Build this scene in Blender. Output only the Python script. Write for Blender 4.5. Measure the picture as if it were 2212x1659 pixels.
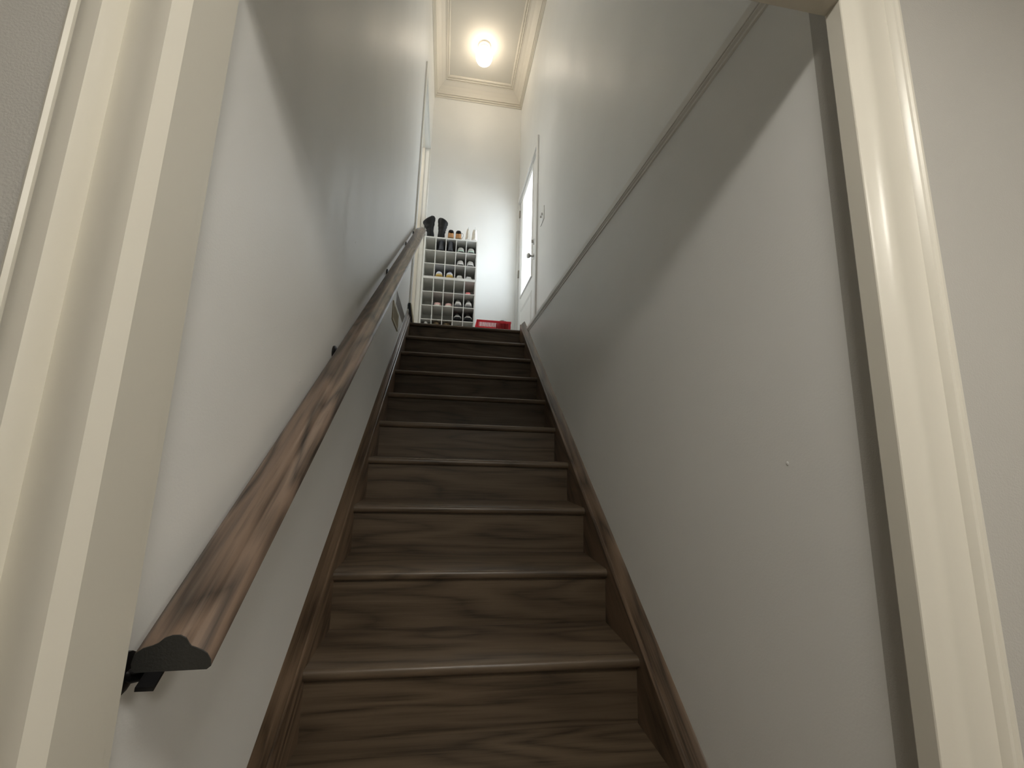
import bpy, bmesh, math, random
from mathutils import Vector, Matrix
random.seed(7)
SC = bpy.context.scene
COL = SC.collection
for o in list(bpy.data.objects):
    bpy.data.objects.remove(o)

# ------------------------------------------------------------------ camera
IMG_W, IMG_H = 2212, 1659
FOCAL_PX = 860.0
PITCH, YAW, ROLL = 0.16669, 0.13389, 0.03237
CAM_POS = Vector((0.3424, -3.3652, -1.0561))
fwd = Vector((math.sin(YAW) * math.cos(PITCH), math.cos(YAW) * math.cos(PITCH), math.sin(PITCH)))
rgt0 = Vector((math.cos(YAW), -math.sin(YAW), 0))
up0 = rgt0.cross(fwd)
rgt = rgt0 * math.cos(ROLL) + up0 * math.sin(ROLL)
upv = up0 * math.cos(ROLL) - rgt0 * math.sin(ROLL)
cam = bpy.data.cameras.new('camera')
cam.sensor_fit = 'HORIZONTAL'
cam.sensor_width = 36
cam.lens = FOCAL_PX / IMG_W * 36
cam.shift_x = (IMG_W / 2 - 1079.56) / IMG_W
cam.shift_y = (826.456 - IMG_H / 2) / IMG_W
cam.clip_start = 0.02
camo = bpy.data.objects.new('camera', cam)
COL.objects.link(camo)
m = Matrix((rgt, upv, -fwd)).transposed().to_4x4()
m.translation = CAM_POS
camo.matrix_world = m
SC.camera = camo

# ------------------------------------------------------------------ world, exposure, daylight portal
SC.view_settings.view_transform = 'Standard'
SC.view_settings.look = 'None'
SC.view_settings.gamma = 1
SC.view_settings.use_curve_mapping = False
SC.view_settings.exposure = 2.42
SC.cycles.max_bounces = 9
SC.cycles.diffuse_bounces = 7
wd = bpy.data.worlds.new('overcast_sky')
SC.world = wd
wd.use_nodes = True
bg = wd.node_tree.nodes['Background']
bg.inputs[0].default_value = (0.86, 0.94, 1.0, 1)
bg.inputs[1].default_value = 1.08

# main sizes (metres; the top of the stairs is z = 0, the top nosing y = 0)
RUN, RISE, SW = 0.23516, 0.18483, 0.963
SL = RISE / RUN
XL, XR, XU = -0.030, 1.008, 1.165          # left wall, lower right wall, upper right wall
YF = 1.40                                  # far wall
ZC = 3.80                                  # high ceiling
NST = 12
ZB = -NST * RISE                           # basement floor
ZBC = 0.10                                 # basement ceiling
GL = (0.56, 1.16, 0.79, 2.08)              # glass of the outside door: y0 y1 z0 z1

pl = bpy.data.lights.new('door_glass_portal', 'AREA')
pl.shape = 'RECTANGLE'
pl.size = GL[3] - GL[2]
pl.size_y = GL[1] - GL[0]
pl.cycles.is_portal = True
po = bpy.data.objects.new('door_glass_portal', pl)
COL.objects.link(po)
po.location = (1.26, (GL[0] + GL[1]) / 2, (GL[2] + GL[3]) / 2)
po.rotation_euler = (0, math.radians(90), 0)

# ------------------------------------------------------------------ helpers
def tag(o, label=None, cat=None, group=None, kind=None):
    if label: o['label'] = label
    if cat: o['category'] = cat
    if group: o['group'] = group
    if kind: o['kind'] = kind
    return o

def empty(name, loc=(0, 0, 0), parent=None):
    o = bpy.data.objects.new(name, None)
    o.empty_display_size = 0.05
    COL.objects.link(o)
    o.location = loc
    if parent: o.parent = parent
    return o

def meshobj(name, me, mat=None, parent=None, loc=None):
    o = bpy.data.objects.new(name, me)
    COL.objects.link(o)
    if mat and not me.materials: me.materials.append(mat)
    if parent: o.parent = parent
    if loc is not None: o.location = loc
    return o

def finish(bm, name, smooth=None):
    bmesh.ops.recalc_face_normals(bm, faces=bm.faces)
    me = bpy.data.meshes.new(name)
    bm.to_mesh(me)
    bm.free()
    if smooth is not None:
        me.polygons.foreach_set('use_smooth', [True] * len(me.polygons))
        if smooth < 180:
            try: me.set_sharp_from_angle(angle=math.radians(smooth))
            except Exception: pass
    return me

def bx(bm, x0, x1, y0, y1, z0, z1):
    vs = [bm.verts.new(p) for p in ((x0,y0,z0),(x1,y0,z0),(x1,y1,z0),(x0,y1,z0),(x0,y0,z1),(x1,y0,z1),(x1,y1,z1),(x0,y1,z1))]
    for f in ((0,3,2,1),(4,5,6,7),(0,1,5,4),(1,2,6,5),(2,3,7,6),(3,0,4,7)):
        bm.faces.new([vs[i] for i in f])

def box(name, mat, x0, x1, y0, y1, z0, z1, parent=None, bevel=0.0, seg=2, origin=None):
    """a box; its object origin sits at `origin` (default its centre), coordinates are the parent's"""
    if origin is None: origin = ((x0+x1)/2, (y0+y1)/2, (z0+z1)/2)
    ox, oy, oz = origin
    bm = bmesh.new()
    bx(bm, x0-ox, x1-ox, y0-oy, y1-oy, z0-oz, z1-oz)
    if bevel > 0:
        bmesh.ops.bevel(bm, geom=bm.edges[:], offset=bevel, segments=seg, profile=0.5, affect='EDGES')
    return meshobj(name, finish(bm, name, 40 if bevel > 0 else None), mat, parent, origin)

def boxes(name, mat, lst, parent=None):
    bm = bmesh.new()
    for b in lst: bx(bm, *b)
    return meshobj(name, finish(bm, name), mat, parent)

def prism(bm, poly0, poly1):
    """solid between two polygons with the same number of points"""
    a = [bm.verts.new(p) for p in poly0]
    b = [bm.verts.new(p) for p in poly1]
    n = len(a)
    for i in range(n):
        j = (i+1) % n
        bm.faces.new((a[i], a[j], b[j], b[i]))
    bm.faces.new(a[::-1]); bm.faces.new(b)

def loft(bm, rings, cap0=True, cap1=True):
    R = [[bm.verts.new(p) for p in r] for r in rings]
    n = len(R[0])
    for k in range(len(R)-1):
        for i in range(n):
            j = (i+1) % n
            bm.faces.new((R[k][i], R[k][j], R[k+1][j], R[k+1][i]))
    if cap0: bm.faces.new(R[0][::-1])
    if cap1: bm.faces.new(R[-1])

def lathe(bm, prof, n=24, cap=True, axis='Z', c=(0,0,0)):
    rings = []
    for rr, h in prof:
        ring = []
        for i in range(n):
            a = 2*math.pi*i/n
            u, v = rr*math.cos(a), rr*math.sin(a)
            if axis == 'Z': p = (u, v, h)
            elif axis == 'X': p = (h, u, v)
            else: p = (u, h, v)
            ring.append((p[0]+c[0], p[1]+c[1], p[2]+c[2]))
        rings.append(ring)
    loft(bm, rings, cap, cap)

def tube(bm, pts, rad, n=8):
    pts = [Vector(p) for p in pts]
    rings = []
    for i, p in enumerate(pts):
        t = (pts[min(i+1, len(pts)-1)] - pts[max(i-1, 0)]).normalized()
        a = t.cross(Vector((0,0,1)))
        if a.length < 1e-3: a = t.cross(Vector((0,1,0)))
        a.normalize()
        b = t.cross(a)
        r_ = rad[i] if isinstance(rad, (list, tuple)) else rad
        rings.append([p + a*r_*math.cos(2*math.pi*k/n) + b*r_*math.sin(2*math.pi*k/n) for k in range(n)])
    loft(bm, rings)

# ------------------------------------------------------------------ materials
def newmat(name):
    mt = bpy.data.materials.new(name)
    mt.use_nodes = True
    nt = mt.node_tree
    return mt, nt, nt.nodes['Principled BSDF']

def N(nt, typ, **kw):
    n = nt.nodes.new(typ)
    for k, v in kw.items():
        if k.startswith('i_'): n.inputs[k[2:].replace('_', ' ')].default_value = v
        else: setattr(n, k, v)
    return n

def paint(name, col, rough=0.4, bump=0.15, bscale=260, var=0.04, streak=0.0, spec=0.5):
    mt, nt, b = newmat(name)
    L = nt.links.new
    tc = N(nt, 'ShaderNodeTexCoord')
    no = N(nt, 'ShaderNodeTexNoise'); no.inputs['Scale'].default_value = 2.3; no.inputs['Detail'].default_value = 5
    L(tc.outputs['Object'], no.inputs['Vector'])
    ramp = N(nt, 'ShaderNodeValToRGB')
    ramp.color_ramp.elements[0].position = 0.3; ramp.color_ramp.elements[1].position = 0.7
    ramp.color_ramp.elements[0].color = (*[c*(1-var) for c in col], 1)
    ramp.color_ramp.elements[1].color = (*[min(1, c*(1+var)) for c in col], 1)
    L(no.outputs['Fac'], ramp.inputs['Fac'])
    L(ramp.outputs['Color'], b.inputs['Base Color'])
    b.inputs['Specular IOR Level'].default_value = spec
    # roughness: a little patchy, with faint wiped streaks
    mp = N(nt, 'ShaderNodeMapping'); mp.inputs['Scale'].default_value = (6, 6, 1.1)
    L(tc.outputs['Object'], mp.inputs['Vector'])
    n2 = N(nt, 'ShaderNodeTexNoise'); n2.inputs['Scale'].default_value = 1.6; n2.inputs['Detail'].default_value = 6
    L(mp.outputs['Vector'], n2.inputs['Vector'])
    mr = N(nt, 'ShaderNodeMapRange')
    mr.inputs['From Min'].default_value = 0.3; mr.inputs['From Max'].default_value = 0.7
    mr.inputs['To Min'].default_value = rough - 0.02 - streak; mr.inputs['To Max'].default_value = rough + 0.03
    L(n2.outputs['Fac'], mr.inputs['Value'])
    L(mr.outputs['Result'], b.inputs['Roughness'])
    n3 = N(nt, 'ShaderNodeTexNoise'); n3.inputs['Scale'].default_value = bscale; n3.inputs['Detail'].default_value = 3
    L(tc.outputs['Object'], n3.inputs['Vector'])
    bp = N(nt, 'ShaderNodeBump'); bp.inputs['Strength'].default_value = bump; bp.inputs['Distance'].default_value = 0.002
    L(n3.outputs['Fac'], bp.inputs['Height'])
    L(bp.outputs['Normal'], b.inputs['Normal'])
    return mt

def plain(name, col, rough=0.5, metal=0.0, spec=0.5, var=0.08, scale=18, bump=0.0, coat=0.0):
    mt, nt, b = newmat(name)
    L = nt.links.new
    tc = N(nt, 'ShaderNodeTexCoord')
    no = N(nt, 'ShaderNodeTexNoise'); no.inputs['Scale'].default_value = scale; no.inputs['Detail'].default_value = 4
    L(tc.outputs['Object'], no.inputs['Vector'])
    ramp = N(nt, 'ShaderNodeValToRGB')
    ramp.color_ramp.elements[0].position = 0.3; ramp.color_ramp.elements[1].position = 0.7
    ramp.color_ramp.elements[0].color = (*[c*(1-var) for c in col], 1)
    ramp.color_ramp.elements[1].color = (*[min(1, c*(1+var)) for c in col], 1)
    L(no.outputs['Fac'], ramp.inputs['Fac'])
    L(ramp.outputs['Color'], b.inputs['Base Color'])
    b.inputs['Roughness'].default_value = rough
    b.inputs['Metallic'].default_value = metal
    b.inputs['Specular IOR Level'].default_value = spec
    b.inputs['Coat Weight'].default_value = coat
    if bump > 0:
        bp = N(nt, 'ShaderNodeBump'); bp.inputs['Strength'].default_value = bump; bp.inputs['Distance'].default_value = 0.002
        n3 = N(nt, 'ShaderNodeTexNoise'); n3.inputs['Scale'].default_value = scale*14
        L(tc.outputs['Object'], n3.inputs['Vector'])
        L(n3.outputs['Fac'], bp.inputs['Height']); L(bp.outputs['Normal'], b.inputs['Normal'])
    return mt

def wood(name, dark, mid, light, tilt=0.0, along='X', rough=0.36, stretch=0.9, cross=7.0, rings=7.0):
    """stained oak: contour rings of a stretched noise (cathedral grain) plus fine pores along the grain"""
    mt, nt, b = newmat(name)
    L = nt.links.new
    tc = N(nt, 'ShaderNodeTexCoord'); oi = N(nt, 'ShaderNodeObjectInfo')
    rot = N(nt, 'ShaderNodeMapping'); rot.inputs['Rotation'].default_value = (-tilt, 0, 0)
    L(tc.outputs['Object'], rot.inputs['Vector'])
    off = N(nt, 'ShaderNodeVectorMath', operation='SCALE'); off.inputs[0].default_value = (37.1, 11.7, 23.3)
    L(oi.outputs['Random'], off.inputs['Scale'])
    def mapped(sa, sc):
        mp = N(nt, 'ShaderNodeMapping')
        mp.inputs['Scale'].default_value = (sa, sc, sc) if along == 'X' else (sc, sa, sc)
        L(rot.outputs['Vector'], mp.inputs['Vector'])
        ad = N(nt, 'ShaderNodeVectorMath', operation='ADD')
        L(mp.outputs['Vector'], ad.inputs[0]); L(off.outputs['Vector'], ad.inputs[1])
        return ad.outputs['Vector']
    n1 = N(nt, 'ShaderNodeTexNoise'); n1.inputs['Scale'].default_value = 1.0; n1.inputs['Detail'].default_value = 2.5; n1.inputs['Roughness'].default_value = 0.45
    n1.inputs['Distortion'].default_value = 0.35
    L(mapped(stretch, cross), n1.inputs['Vector'])
    mul = N(nt, 'ShaderNodeMath', operation='MULTIPLY'); mul.inputs[1].default_value = rings
    L(n1.outputs['Fac'], mul.inputs[0])
    pp = N(nt, 'ShaderNodeMath', operation='PINGPONG'); pp.inputs[1].default_value = 0.5
    L(mul.outputs[0], pp.inputs[0])
    n2 = N(nt, 'ShaderNodeTexNoise'); n2.inputs['Scale'].default_value = 1.0; n2.inputs['Detail'].default_value = 5; n2.inputs['Roughness'].default_value = 0.65
    L(mapped(5.0, 170.0), n2.inputs['Vector'])
    mix = N(nt, 'ShaderNodeMath', operation='MULTIPLY_ADD'); mix.inputs[1].default_value = 0.9
    L(n2.outputs['Fac'], mix.inputs[0]); 
    p2 = N(nt, 'ShaderNodeMath', operation='MULTIPLY'); p2.inputs[1].default_value = 1.1
    L(pp.outputs[0], p2.inputs[0]); L(p2.outputs[0], mix.inputs[2])
    ramp = N(nt, 'ShaderNodeValToRGB')
    e = ramp.color_ramp.elements
    e[0].position = 0.34; e[0].color = (*dark, 1)
    e[1].position = 0.95; e[1].color = (*light, 1)
    em = e.new(0.58); em.color = (*mid, 1)
    L(mix.outputs[0], ramp.inputs['Fac'])
    L(ramp.outputs['Color'], b.inputs['Base Color'])
    mr = N(nt, 'ShaderNodeMapRange'); mr.inputs['To Min'].default_value = rough+0.1; mr.inputs['To Max'].default_value = rough-0.06
    L(n2.outputs['Fac'], mr.inputs['Value']); L(mr.outputs['Result'], b.inputs['Roughness'])
    bp = N(nt, 'ShaderNodeBump'); bp.inputs['Strength'].default_value = 0.25; bp.inputs['Distance'].default_value = 0.0012
    L(mix.outputs[0], bp.inputs['Height']); L(bp.outputs['Normal'], b.inputs['Normal'])
    return mt

def emit(name, col, strength, base=(0.9, 0.9, 0.9)):
    mt, nt, b = newmat(name)
    b.inputs['Base Color'].default_value = (*base, 1)
    b.inputs['Roughness'].default_value = 0.3
    b.inputs['Emission Color'].default_value = (*col, 1)
    b.inputs['Emission Strength'].default_value = strength
    return mt

M = {}
M['wall'] = paint('wall_paint', (0.80, 0.803, 0.785), 0.44, 0.10, 240, 0.02, 0.03, 0.5)
M['roomwall'] = paint('room_wall_paint', (0.44, 0.43, 0.40), 0.5, 0.35, 330, 0.03)
M['ceil'] = paint('ceiling_paint', (0.72, 0.69, 0.62), 0.7, 0.25, 180, 0.02)
M['crown'] = paint('crown_paint', (0.74, 0.70, 0.62), 0.45, 0.05, 200, 0.02)
M['trim'] = paint('trim_gloss', (0.66, 0.635, 0.555), 0.30, 0.06, 150, 0.012)
M['white'] = paint('white_trim', (0.78, 0.77, 0.73), 0.35, 0.05, 160, 0.02)
M['doorwhite'] = paint('door_white', (0.80, 0.80, 0.78), 0.35, 0.04, 160, 0.02)
M['bfloor'] = plain('basement_floor', (0.22, 0.17, 0.12), 0.5)
M['tread'] = wood('tread_oak', (0.036, 0.0255, 0.016), (0.078, 0.055, 0.035), (0.115, 0.083, 0.054))
M['skirt'] = wood('skirt_oak', (0.030, 0.020, 0.013), (0.090, 0.060, 0.038), (0.150, 0.102, 0.066), tilt=math.atan(SL), along='Y', rough=0.3)
M['rail'] = wood('rail_oak', (0.026, 0.019, 0.0145), (0.082, 0.058, 0.043), (0.165, 0.115, 0.084), tilt=math.atan(0.775), along='Y', rough=0.33, stretch=1.6, cross=9.0, rings=8)
M['endgrain'] = plain('dark_end_grain', (0.020, 0.020, 0.018), 0.55, bump=0.3)
M['black'] = plain('black_metal', (0.012, 0.012, 0.013), 0.35, 0.6)
M['nickel'] = plain('satin_nickel', (0.45, 0.44, 0.42), 0.28, 1.0)
M['brass'] = plain('hinge_metal', (0.33, 0.31, 0.28), 0.35, 1.0)
M['rack'] = plain('white_laminate', (0.87, 0.87, 0.84), 0.4, var=0.02)
M['beige'] = plain('beige_plate', (0.55, 0.50, 0.36), 0.5)
M['red'] = plain('red_plastic', (1.0, 0.15, 0.20), 0.35, var=0.03)
_nt = M['red'].node_tree
_tl = N(_nt, 'ShaderNodeBsdfTranslucent'); _tl.inputs['Color'].default_value = (1.0, 0.24, 0.30, 1)
_mx = N(_nt, 'ShaderNodeMixShader'); _mx.inputs[0].default_value = 0.55
_nt.links.new(_nt.nodes['Principled BSDF'].outputs[0], _mx.inputs[1]); _nt.links.new(_tl.outputs[0], _mx.inputs[2])
_nt.links.new(_mx.outputs[0], _nt.nodes['Material Output'].inputs['Surface'])
M['darkred'] = plain('dark_red_rubber', (0.16, 0.02, 0.02), 0.45)
M['plastic'] = plain('white_plastic', (0.78, 0.78, 0.76), 0.3, var=0.02)

# ================================================================== the setting
def struct(o):
    o['kind'] = 'structure'
    return o

TH = 0.12
# left wall with the tall cased opening at the landing
OPY0, OPY1, OPZ = 0.155, 1.16, 2.64
wl = boxes('wall_left', M['wall'], [
    (XL-TH, XL, -2.852, OPY0, ZB, ZC), (XL-TH, XL, OPY1, YF+0.1, -0.2, ZC), (XL-TH, XL, OPY0, OPY1, OPZ, ZC),
    (XL-TH, XL, OPY0, OPY1, -0.3, 0.0)])
struct(wl)
# right: a thick lower wall with a ledge, the upper wall stands further back
struct(box('wall_right', M['wall'], XR, XU+0.12, -2.80, 0.0, ZB, -0.058))
DY0, DY1, DZ = 0.33, 1.355, 2.15
struct(boxes('wall_right_upper', M['wall'], [
    (XU, XU+0.16, -2.85, DY0, -0.058, ZC), (XU, XU+0.16, DY1, YF+0.1, -0.058, ZC), (XU, XU+0.16, DY0, DY1, DZ, ZC),
    (XU, XU+0.16, DY0, DY1, -0.2, 0.0)]))
struct(box('wall_back', M['wall'], XL-TH, XU+0.16, YF, YF+0.1, -0.2, ZC))
struct(box('ceiling', M['ceil'], XL-TH, XU+0.16, -3.0, YF+0.1, ZC, ZC+0.08))
struct(box('floor', M['bfloor'], -2.2, 2.6, -5.6, -2.4, ZB-0.1, ZB))
struct(box('floor_landing', M['tread'], XL, XU, 0.085, YF, -0.10, 0.0))
struct(box('wall_under_landing', M['wall'], XL, XU, 0.05, 0.15, ZB, -0.10))

# the wall with the basement doorway, slightly out of square with the stairs
def wy(x): return -2.8955 + 0.0260*(x - 0.0)          # room side of the doorway wall
JX0, JX1, HZ = 0.005, 0.985, -0.263
def wallpart(bm, x0, x1, z0, z1, back=-2.80):
    prism(bm, [(x0, wy(x0), z0), (x1, wy(x1), z0), (x1, back, z0), (x0, back, z0)],
              [(x0, wy(x0), z1), (x1, wy(x1), z1), (x1, back, z1), (x0, back, z1)])
bm = bmesh.new()
wallpart(bm, -2.2, XL, ZB, ZBC+0.1)
wallpart(bm, XR, 2.6, ZB, ZBC+0.1)
wallpart(bm, XL, XR, HZ+0.02, ZBC+0.1, -2.852)
wallpart(bm, XL-0.15, XU+0.16, ZBC+0.1, ZC, -2.852)
struct(meshobj('wall_front', finish(bm, 'wall_front'), M['roomwall']))
# basement room behind the camera
struct(box('ceiling_basement', M['ceil'], -2.2, 2.6, -5.6, -2.85, ZBC, ZBC+0.08))
struct(box('wall_room_left', M['roomwall'], -2.3, -2.2, -5.6, -2.80, ZB, ZBC))
struct(box('wall_room_right', M['roomwall'], 2.6, 2.7, -5.6, -2.80, ZB, ZBC))
struct(box('wall_room_rear', M['roomwall'], -2.3, 2.7, -5.7, -5.6, ZB, ZBC))
# hallway behind the left opening
struct(boxes('wall_hallway', M['wall'], [(-1.75, -1.65, -0.6, 2.1, 0, 2.9), (-1.75, XL-TH, -0.7, -0.6, 0, 2.9), (-1.75, XL-TH, 2.1, 2.2, 0, 2.9)]))
struct(box('floor_hallway', M['tread'], -1.75, XL, -0.7, 2.2, -0.1, 0.0))
struct(box('ceiling_hallway', M['ceil'], -1.75, XL-TH, -0.7, 2.2, 2.9, 2.98))

# crown moulding round the high ceiling (u = away from the wall, d = below the ceiling)
CR = [(0.0, 0.188), (0.012, 0.188), (0.016, 0.180), (0.013, 0.170), (0.006, 0.168), (0.024, 0.166), (0.029, 0.157), (0.025, 0.148), (0.018, 0.146), (0.036, 0.144),
      (0.042, 0.132), (0.060, 0.105), (0.090, 0.072), (0.130, 0.045), (0.148, 0.040), (0.144, 0.030), (0.156, 0.034), (0.166, 0.028), (0.163, 0.014), (0.172, 0.020), (0.184, 0.018), (0.190, 0.008), (0.190, 0.0), (0.0, 0.0)]
bm = bmesh.new()
ring = []
X0, X1, Y0, Y1 = XL, XU, -2.80, YF
for (cx, cy, sx, sy) in ((X0, Y0, 1, 1), (X1, Y0, -1, 1), (X1, Y1, -1, -1), (X0, Y1, 1, -1)):
    ring.append([bm.verts.new((cx+sx*u, cy+sy*u, ZC-d)) for u, d in CR])
for k in range(4):
    a, b_ = ring[k], ring[(k+1) % 4]
    for i in range(len(CR)-1):
        bm.faces.new((a[i], a[i+1], b_[i+1], b_[i]))
struct(meshobj('trim_1', finish(bm, 'crown'), M['crown']))
# ledge cap along the lower right wall
CAP = [(XU, -0.058), (XR-0.0005, -0.058), (XR-0.004, -0.054), (XR-0.002, -0.048), (XR-0.002, -0.044), (XR-0.006, -0.038), (XR-0.005, -0.032),
       (XR-0.008, -0.031), (XR-0.009, -0.006), (XR-0.007, -0.003), (XU, -0.003)]
bm = bmesh.new()
prism(bm, [(x, -2.79, z) for x, z in CAP], [(x, 0.02, z) for x, z in CAP])
struct(meshobj('trim_2', finish(bm, 'ledge_cap'), M['white']))
# white base board pieces on the landing
struct(boxes('baseboard_left', M['white'], [(XL, XL+0.012, -0.02, 0.003, 0.02, 0.11)]))

# ---------------------------------------------------------------- door_1: frame of the basement doorway
d1 = struct(empty('door_1', (0, 0, ZB)))
Hh = HZ - ZB
LEFT = [(JX0, -2.8225), (JX0, -2.8345), (JX0+0.0012, -2.8352), (JX0+0.0012, -2.906), (-0.0047, -2.922), (-0.012, -2.9212), (-0.024, -2.9180), (-0.038, -2.9125),
        (-0.052, -2.9050), (-0.0680, -2.8985), (-0.0700, -2.9080), (-0.0730, -2.9190), (-0.0755, -2.9225), (-0.088, -2.9215), (-0.099, -2.9185),
        (-0.103, -2.9160), (-0.1055, -2.9085), (-0.1140, -2.9085), (-0.117, -2.9120), (-0.121, -2.9100), (-0.122, wy(-0.122)+0.004), (XL, wy(XL)+0.004), (XL, -2.8225)]
RIGHT = [(JX1, -2.848), (JX1-0.001, -2.8495), (JX1-0.001, -2.8745), (JX1, -2.876), (0.990, -2.8775), (1.000, -2.8825), (1.013, -2.8850), (1.024, -2.8835), (1.040, -2.8790), (1.060, -2.8765),
         (1.0740, -2.8770), (1.0770, -2.8810), (1.0810, -2.8845), (1.0850, -2.8850), (1.0890, -2.8825), (1.0920, -2.8848), (1.0965, -2.8845), (1.0980, -2.8800), (1.0990, wy(1.099)), (XR, wy(XR)), (XR, -2.848)]
for nm, P in (('jamb', LEFT), ('jamb', RIGHT)):
    bm = bmesh.new()
    top = 0.10
    prism(bm, [(x, y, 0) for x, y in P], [(x, y, Hh+top) for x, y in P])
    meshobj(nm, finish(bm, nm, 24), M['trim'], d1)
# head: soffit strip and casing over the opening
bm = bmesh.new()
H0 = [(-2.856, 0.0), (-2.905, 0.0), (-2.9225, 0.012), (-2.9115, 0.04), (-2.9245, 0.055), (-2.92, 0.10), (-2.909, 0.11), (-2.91, 0.125), (-2.895, 0.125), (-2.856, 0.125)]
H1 = [(-2.848, 0.0), (-2.876, 0.0), (-2.885, 0.012), (-2.8765, 0.04), (-2.886, 0.055), (-2.884, 0.10), (-2.878, 0.11), (-2.879, 0.125), (-2.868, 0.125), (-2.848, 0.125)]
prism(bm, [(JX0-0.002, y, Hh+z) for y, z in H0], [(JX1+0.002, y, Hh+z) for y, z in H1])
meshobj('head_casing', finish(bm, 'head_casing', 35), M['trim'], d1)

# ---------------------------------------------------------------- door_2: the tall cased opening on the left of the landing
d2 = struct(empty('door_2', (XL, 0, 0)))
ct = 0.016
box('casing', M['white'], 0.0, ct, 0.08, OPY0, 0.0, OPZ+0.075, d2, 0.003)
box('casing', M['white'], 0.0, ct, OPY1, OPY1+0.075, 0.0, OPZ+0.075, d2, 0.003)
box('head_casing', M['white'], 0.0, ct, OPY0, OPY1, OPZ, OPZ+0.075, d2, 0.003)
box('jamb', M['white'], -TH-0.01, 0.002, OPY0, OPY0+0.018, 0.0, OPZ-0.018, d2)
box('jamb', M['white'], -TH-0.01, 0.002, OPY1-0.018, OPY1, 0.0, OPZ-0.018, d2)
box('head_jamb', M['white'], -TH-0.01, 0.002, OPY0, OPY1, OPZ-0.018, OPZ, d2)
box('stop', M['crown'], -0.085, -0.050, OPY1-0.030, OPY1-0.018, 0.0, OPZ-0.030, d2)
box('head_stop', M['crown'], -0.085, -0.050, OPY0+0.018, OPY1-0.018, OPZ-0.030, OPZ-0.018, d2)

# ---------------------------------------------------------------- door_3: white outside door with tall glass
d3 = struct(empty('door_3', (XU, 0, 0)))
box('casing', M['doorwhite'], -0.016, 0.0, DY0-0.075, DY0, -0.003, DZ+0.075, d3, 0.003)
box('casing', M['doorwhite'], -0.012, 0.0, DY1, YF-0.002, -0.003, DZ+0.075, d3, 0.003)
box('head_casing', M['doorwhite'], -0.016, 0.0, DY0, DY1, DZ, DZ+0.075, d3, 0.003)
box('jamb', M['doorwhite'], 0.0, 0.16, DY0, DY0+0.02, 0.0, DZ, d3)
box('jamb', M['doorwhite'], 0.0, 0.16, DY1-0.02, DY1, 0.0, DZ, d3)
box('head_jamb', M['doorwhite'], 0.0, 0.16, DY0+0.02, DY1-0.02, DZ-0.02, DZ, d3)
LX0, LX1 = 0.012, 0.055
ly0, ly1 = DY0+0.022, DY1-0.022
gy0, gy1, gz0, gz1 = GL
leaf = boxes('leaf', M['doorwhite'], [(LX0, LX1, ly0, gy0, 0.01, DZ-0.022), (LX0, LX1, gy1, ly1, 0.01, DZ-0.022),
             (LX0, LX1, gy0, gy1, gz1, DZ-0.022), (LX0, LX1, gy0, gy1, 0.01, gz0)], d3)
fw = 0.030
def frame_sloped(name, mat, xf, xb, y0, y1, z0, z1, w, parent):
    bm = bmesh.new()
    o = [(y0, z0), (y1, z0), (y1, z1), (y0, z1)]
    i_ = [(y0+w, z0+w), (y1-w, z0+w), (y1-w, z1-w), (y0+w, z1-w)]
    mth = [(y0+w*.35, z0+w*.35), (y1-w*.35, z0+w*.35), (y1-w*.35, z1-w*.35), (y0+w*.35, z1-w*.35)]
    A = [bm.verts.new((xb, *p)) for p in o]; B = [bm.verts.new((xf, *p)) for p in mth]; C_ = [bm.verts.new((xb, *p)) for p in i_]
    for k in range(4):
        j = (k+1) % 4
        bm.faces.new((A[k], A[j], B[j], B[k])); bm.faces.new((B[k], B[j], C_[j], C_[k]))
    return meshobj(name, finish(bm, name), mat, parent)
frame_sloped('glass_frame', M['doorwhite'], LX0-0.014, LX0, gy0-fw, gy1+fw, gz0-fw, gz1+fw, fw*1.35, leaf)
frame_sloped('panel_moulding', M['doorwhite'], LX0-0.008, LX0, gy0-0.02, gy1+0.02, 0.16, 0.62, 0.05, leaf)
mt, nt, b_ = newmat('door_glass')
nt.nodes.remove(b_)
tr = N(nt, 'ShaderNodeBsdfTransparent'); gls = N(nt, 'ShaderNodeBsdfGlossy'); gls.inputs['Roughness'].default_value = 0.02
mx = N(nt, 'ShaderNodeMixShader'); mx.inputs[0].default_value = 0.05
nt.links.new(tr.outputs[0], mx.inputs[1]); nt.links.new(gls.outputs[0], mx.inputs[2])
nt.links.new(mx.outputs[0], nt.nodes['Material Output'].inputs['Surface'])
box('glass_pane', mt, 0.030, 0.034, gy0, gy1, gz0, gz1, leaf)
for zz in (0.22, 1.10, 1.93):
    h_ = box('hinge', M['brass'], -0.004, 0.014, ly1-0.010, ly1+0.012, zz, zz+0.10, d3, 0.002)
# knob and deadbolt on the near stile
def lock(name, y, z, prof, parent):
    bm = bmesh.new(); lathe(bm, prof, 20, True, 'X')
    return meshobj(name, finish(bm, name, 40), M['nickel'], parent, (0.0, y, z))
kn = lock('knob', 0.455, 0.955, [(0.034, LX0), (0.034, LX0-0.006), (0.026, LX0-0.010), (0.012, LX0-0.014), (0.011, LX0-0.038), (0.022, LX0-0.046), (0.029, LX0-0.058), (0.028, LX0-0.070), (0.018, LX0-0.078), (0.004, LX0-0.080)], leaf)
dbolt = lock('deadbolt', 0.455, 1.12, [(0.032, LX0), (0.032, LX0-0.008), (0.024, LX0-0.014), (0.004, LX0-0.015)], leaf)
box('thumb_turn', M['nickel'], LX0-0.034, LX0-0.012, -0.006, 0.006, -0.018, 0.018, dbolt, 0.003)
struct(box('trim_3', M['doorwhite'], XU-0.0, XU+0.16, DY0, DY1, -0.003, 0.008))

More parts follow.
